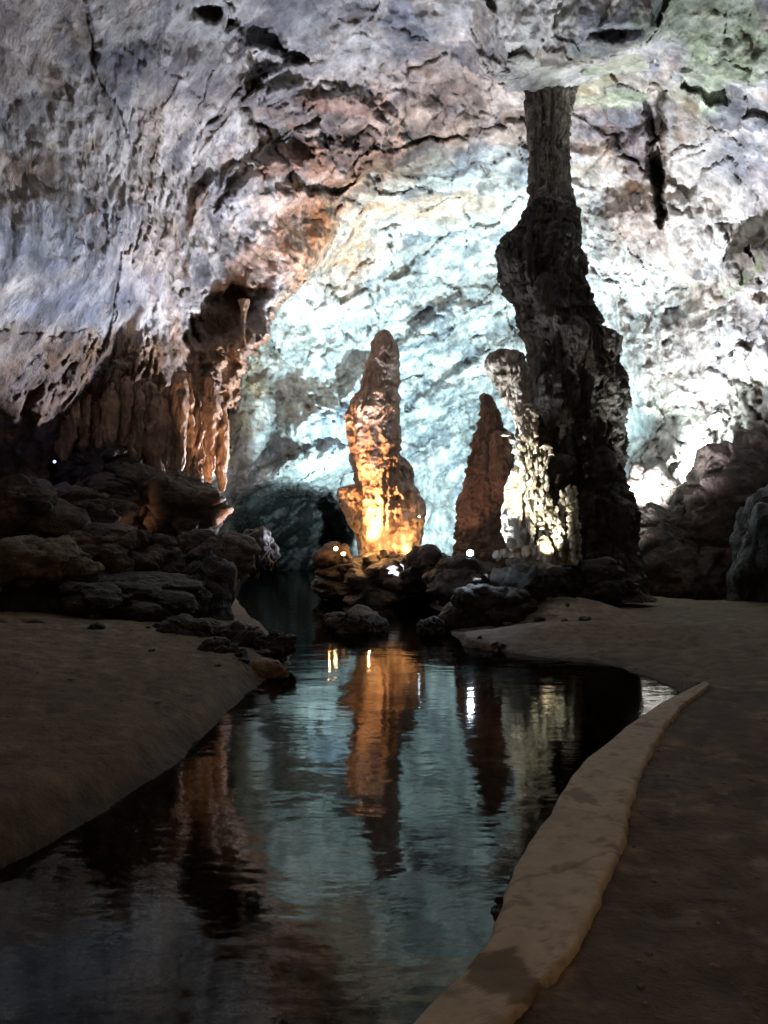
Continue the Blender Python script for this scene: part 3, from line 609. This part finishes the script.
for i in range(60):
    if i < 34: g = G(_r.uniform(630, 768), _r.uniform(720, 1020), .45)
    else: g = G(_r.uniform(0, 170), _r.uniform(660, 800), .6)
    z = zground(g[0], g[1]); s_ = _r.uniform(.008, .022) * max(1, g[1] / 7)
    if z < .1: continue
    boulder('pebble', (g[0], g[1], z + s_ * .25), (s_ * _r.uniform(.9, 1.6), s_, s_ * .6), ((.2, .16, .12), (.12, .095, .07), (.28, .23, .17)), n=2, seed=900 + i * 2.3, amp=.3, rot=_r.uniform(0, 3), label='little brown pebble lying loose on the sandy ground', cat='pebble', group='pebbles on the sand')
# stones along the kerb
for i in range(34):
    k = int(np.interp(i + r_.uniform(-.4, .4), [0, 33], [118, 330])); p = ka[min(k, 400)]
    s = r_.choice([.03, .04, .06, .08, .13])
    boulder('shore_stone', (p[0] - r_.uniform(.03, .12), p[1] + .03, r_.uniform(-.02, .12) if s > .07 else r_.uniform(0, .35)), (s, s, s * .8), DK, n=3, seed=400 + i * 3.1, amp=.35, label='small dark stone wedged along the water side of the kerb', cat='stone', group='dark stones along the kerb')

# ------------------------------------------------------------------ hanging stalactites of the left curtain
SPAL = ((.40, .26, .17), (.22, .14, .09), (.50, .35, .23))
lab = 'brown stalactite in the hanging row along the foot of the left rock curtain'
for i in range(40):
    x = 62 + i * 4.1 + r_.uniform(-6, 6); D = float(np.interp(x, [0, 100, 180, 230], [32.5, 33.5, 35, 36.5])) - r_.uniform(.1, 1.2)
    y1 = np.interp(x, [60, 140, 190, 225], [452, 470, 500, 500]) + r_.uniform(-34, 16); y0 = max(y1 - r_.uniform(60, 120), 372 - .12 * x + r_.uniform(0, 30)); w_ = r_.choice([7, 10, 14, 18, 24])
    t2 = empty('stalactite', P(x, y1, D), lab, 'stalactite', 'stalactites along the left rock curtain')
    formation('shaft', D, [(y0, x - w_ * .2, x + w_ * .2), (lerp(y0, y1, .3), x - w_ * .5, x + w_ * .5), (lerp(y0, y1, .65), x - w_ * .44, x + w_ * .4), (lerp(y0, y1, .88), x - w_ * .22, x + w_ * .26), (y1, x - .8, x + .8)], SPAL, amp=.03, flute=.30, ledge=.01, fsc=1.4, seed=500 + i * 5, na=48, step=.08, parent=t2, depth=.5)
t2 = empty('cave_column', P(243, 345, 37), 'slender pale column standing in the niche of the left wall', 'column')
formation('shaft', 37, [(300, 238, 250), (310, 241, 246), (325, 242, 245), (338, 241, 245), (350, 238, 247)], ((.3, .2, .12), (.2, .13, .08), (.36, .25, .16)), amp=.04, flute=.06, ledge=.04, fsc=2, seed=700, na=40, parent=t2, cap=False)

# ------------------------------------------------------------------ lamps
def light(kind, pos, power, col, target=None, size=.3, spread=90, blend=.6):
    l = bpy.data.lights.new('flood_or_fill_light', kind); l.energy = power; l.color = col; l.shadow_soft_size = size
    o = bpy.data.objects.new('flood_or_fill_light', l); COL.objects.link(o); o.location = pos
    if kind == 'SPOT':
        l.spot_size = math.radians(spread); l.spot_blend = blend
        from mathutils import Vector
        dv = Vector(target) - Vector(pos); o.rotation_euler = dv.to_track_quat('-Z', 'Y').to_euler()
    return o
def fixture(pos, face, glass, label, s=.16):
    """floodlight: housing, glass face, bracket"""
    from mathutils import Vector
    e_ = empty('floodlight', pos, label, 'floodlight')
    q_ = Vector(face).to_track_quat('Z', 'Y').to_matrix()
    def ring(rs, mat, nm, n=20, capc=True):
        V_ = []; F_ = []
        for k, (r0, z0) in enumerate(rs):
            for j in range(n):
                a = 2 * math.pi * j / n; V_.append(np.array(pos) + np.array(q_ @ Vector((r0 * math.cos(a), r0 * math.sin(a), z0))))
        for k in range(len(rs) - 1):
            for j in range(n): F_.append([k * n + j, k * n + (j + 1) % n, (k + 1) * n + (j + 1) % n, (k + 1) * n + j])
        F_.append(list(range((len(rs) - 1) * n, len(rs) * n))); F_.append(list(range(n))[::-1])
        a_ = np.empty(len(F_), dtype=object)
        for z, f_ in enumerate(F_): a_[z] = f_
        return mesh_obj(nm, V_, a_, mat, None, e_)
    ring([(s * .5, -s * .8), (s * .8, -s * .7), (s, 0), (s * 1.1, .02), (s * 1.1, .05)], M['metal'], 'housing')
    ring([(s * .95, .052), (s * .95, .06), (s * .7, .09), (s * .3, .105)], glass, 'glass')
    V_ = []; 
    for sx in (-1, 1):
        for (ax, bx_) in ((0, .02),):
            for z in (-s * 1.6, 0):
                for dx in (0, .02):
                    for dy in (-.03, .03): V_.append(np.array(pos) + np.array([sx * (s * 1.15) + dx, dy, z]))
    F_ = [[0, 1, 3, 2], [4, 6, 7, 5], [0, 4, 5, 1], [2, 3, 7, 6], [0, 2, 6, 4], [1, 5, 7, 3]]; F_ = F_ + [[j + 8 for j in f_] for f_ in F_]
    nb = len(V_)
    for z in (-s * 1.6 - .02, -s * 1.6):
        for xx in (-s * 1.2, s * 1.25):
            for dy in (-.035, .035): V_.append(np.array(pos) + np.array([xx, dy, z]))
    F_ += [[nb + j for j in f_] for f_ in F_[:6]]
    mesh_obj('bracket', V_, np.array(F_), M['metal'], None, e_)
    return e_
E = 1.0
CY = (.58, .90, 1.0); GRW = (.84, .99, .95); LIL = (.84, .84, 1.0); LAV = (.77, .82, 1.0); ORG = (1.0, .50, .17); WRM = (1.0, .70, .45)
light('SPOT', P(440, 570, 46), 64000, CY, P(450, 350, 66), .4, 105)
light('SPOT', P(345, 570, 47), 14000, CY, P(330, 340, 60), .4, 66)
light('SPOT', P(712, 492, 46.9), 13000, GRW, P(705, 370, 54), .4, 120)
light('SPOT', P(645, 500, 45.5), 9000, GRW, P(680, 340, 56), .4, 110)
light('SPOT', P(622, 575, 39.5), 27000, LIL, P(705, 130, 44), .5, 78)
light('SPOT', P(600, 575, 40), 13000, GRW, P(600, 220, 54), .5, 85)
light('SPOT', P(700, 590, 34), 15000, (.84, .95, .93), P(620, 10, 33), .5, 48)
light('SPOT', P(470, 592, 32.5), 16000, (.84, .92, 1), P(620, -10, 31), .5, 42)
light('SPOT', P(400, 575, 39), 135000, LAV, P(130, 60, 30), .8, 104)
light('SPOT', P(420, 570, 41), 66000, LAV, P(410, 40, 40), .6, 75)
light('SPOT', P(325, 570, 44), 15000, (1, .66, .46), P(318, 240, 52), .3, 44)
light('SPOT', P(300, 570, 40), 17000, (1, .62, .38), P(285, 230, 46), .3, 45)
light('SPOT', P(258, 562, 31.5), 2700, (1, .55, .32), P(190, 360, 35), .3, 62)
light('SPOT', P(70, 596, 27.5), 1500, (1, .55, .33), P(150, 410, 34), .3, 50)
light('SPOT', P(208, 523, 42), 2600, (.7, .85, 1), P(260, 420, 53), .2, 66)
light('POINT', P(213, 515, 46), 260, (.85, .92, 1), size=.15)
light('POINT', P(238, 509, 47), 130, (.85, .92, 1), size=.15)
# stalagmite lamps
light('SPOT', P(343, 556, 40.2), 11000, (1, .47, .20), P(372, 475, 43), .03, 80)
light('POINT', P(369, 548, 40.9), 150, (1, .55, .2), size=.03)
light('SPOT', P(409, 556, 40.2), 450, (1, .50, .21), P(400, 525, 43), .1, 80)
light('POINT', P(408, 548, 41.2), 110, (1, .6, .25), size=.1)
light('POINT', P(330, 545, 39.6), 40, (1, .5, .2), size=.03)
# white flowstone lamps
light('SPOT', P(482, 549, 27.9), 4600, (1, .95, .82), P(525, 484, 31), .04, 37)
light('SPOT', P(548, 566, 28.6), 1900, (1, .95, .78), P(550, 525, 31), .05, 36)
light('SPOT', P(488, 540, 30.0), 1500, (1, .96, .88), P(512, 375, 33), .1, 40)
light('SPOT', P(440, 560, 34), 420, (1, .55, .38), P(485, 470, 37), .3, 45)  # added warm fill standing in for bounce on the brown stalagmite
light('POINT', P(470, 551, 28.0), 120, (.65, .8, 1), size=.1)
light('POINT', P(56, 456, 30.5), 5, (.35, .35, 1), size=.1)
# added dim warm fill lights behind the camera, for the foreground
light('POINT', (-3, -9, 9), 430, (1, .60, .30), size=1.5)
light('POINT', (9, -4, 10), 420, (1, .62, .32), size=1.5)
fixture(P(470, 553, 28.6), (-.02, -1, .05), M['glass_cool'], 'round floodlight shining cool white on the rocks beneath the brown stalagmite', .12)
fixture(P(336, 549, 39.4), (-.1, -1, .3), M['glass_warm'], 'small warm floodlight on the left end of the rock islet', .10)
fixture(P(55, 462, 29.5), (.1, -1, .1), M['glass_blue'], 'tiny blue floodlight on the crest of the left boulder pile', .06)
fixture(P(419, 517, 41.5), (.1, -1, .2), M['glass_cool'], 'tiny white floodlight at the right flank of the orange stalagmite', .045)

# ------------------------------------------------------------------ world, camera, output
w = bpy.data.worlds.new('World'); S.world = w; w.use_nodes = True
bg = w.node_tree.nodes['Background']; bg.inputs['Color'].default_value = (.5, .55, .65, 1); bg.inputs['Strength'].default_value = .01
cam = bpy.data.cameras.new('Camera'); co = bpy.data.objects.new('Camera', cam); COL.objects.link(co)
co.location = (0, 0, H); co.rotation_euler = (math.pi / 2 + PITCH, 0, 0)
cam.sensor_fit = 'VERTICAL'; cam.sensor_height = 24; cam.lens = 24 * F / 1024; cam.clip_end = 500; cam.clip_start = .05
S.camera = co
S.view_settings.view_transform = 'Standard'; S.view_settings.look = 'None'; S.view_settings.exposure = 0; S.view_settings.gamma = 1
S.cycles.max_bounces = 6; S.cycles.diffuse_bounces = 3; S.cycles.glossy_bounces = 2; S.cycles.transparent_max_bounces = 4
S.cycles.use_denoising = True; S.cycles.sample_clamp_indirect = 3; S.cycles.caustics_reflective = False; S.cycles.caustics_refractive = False
S.render.engine = 'CYCLES'
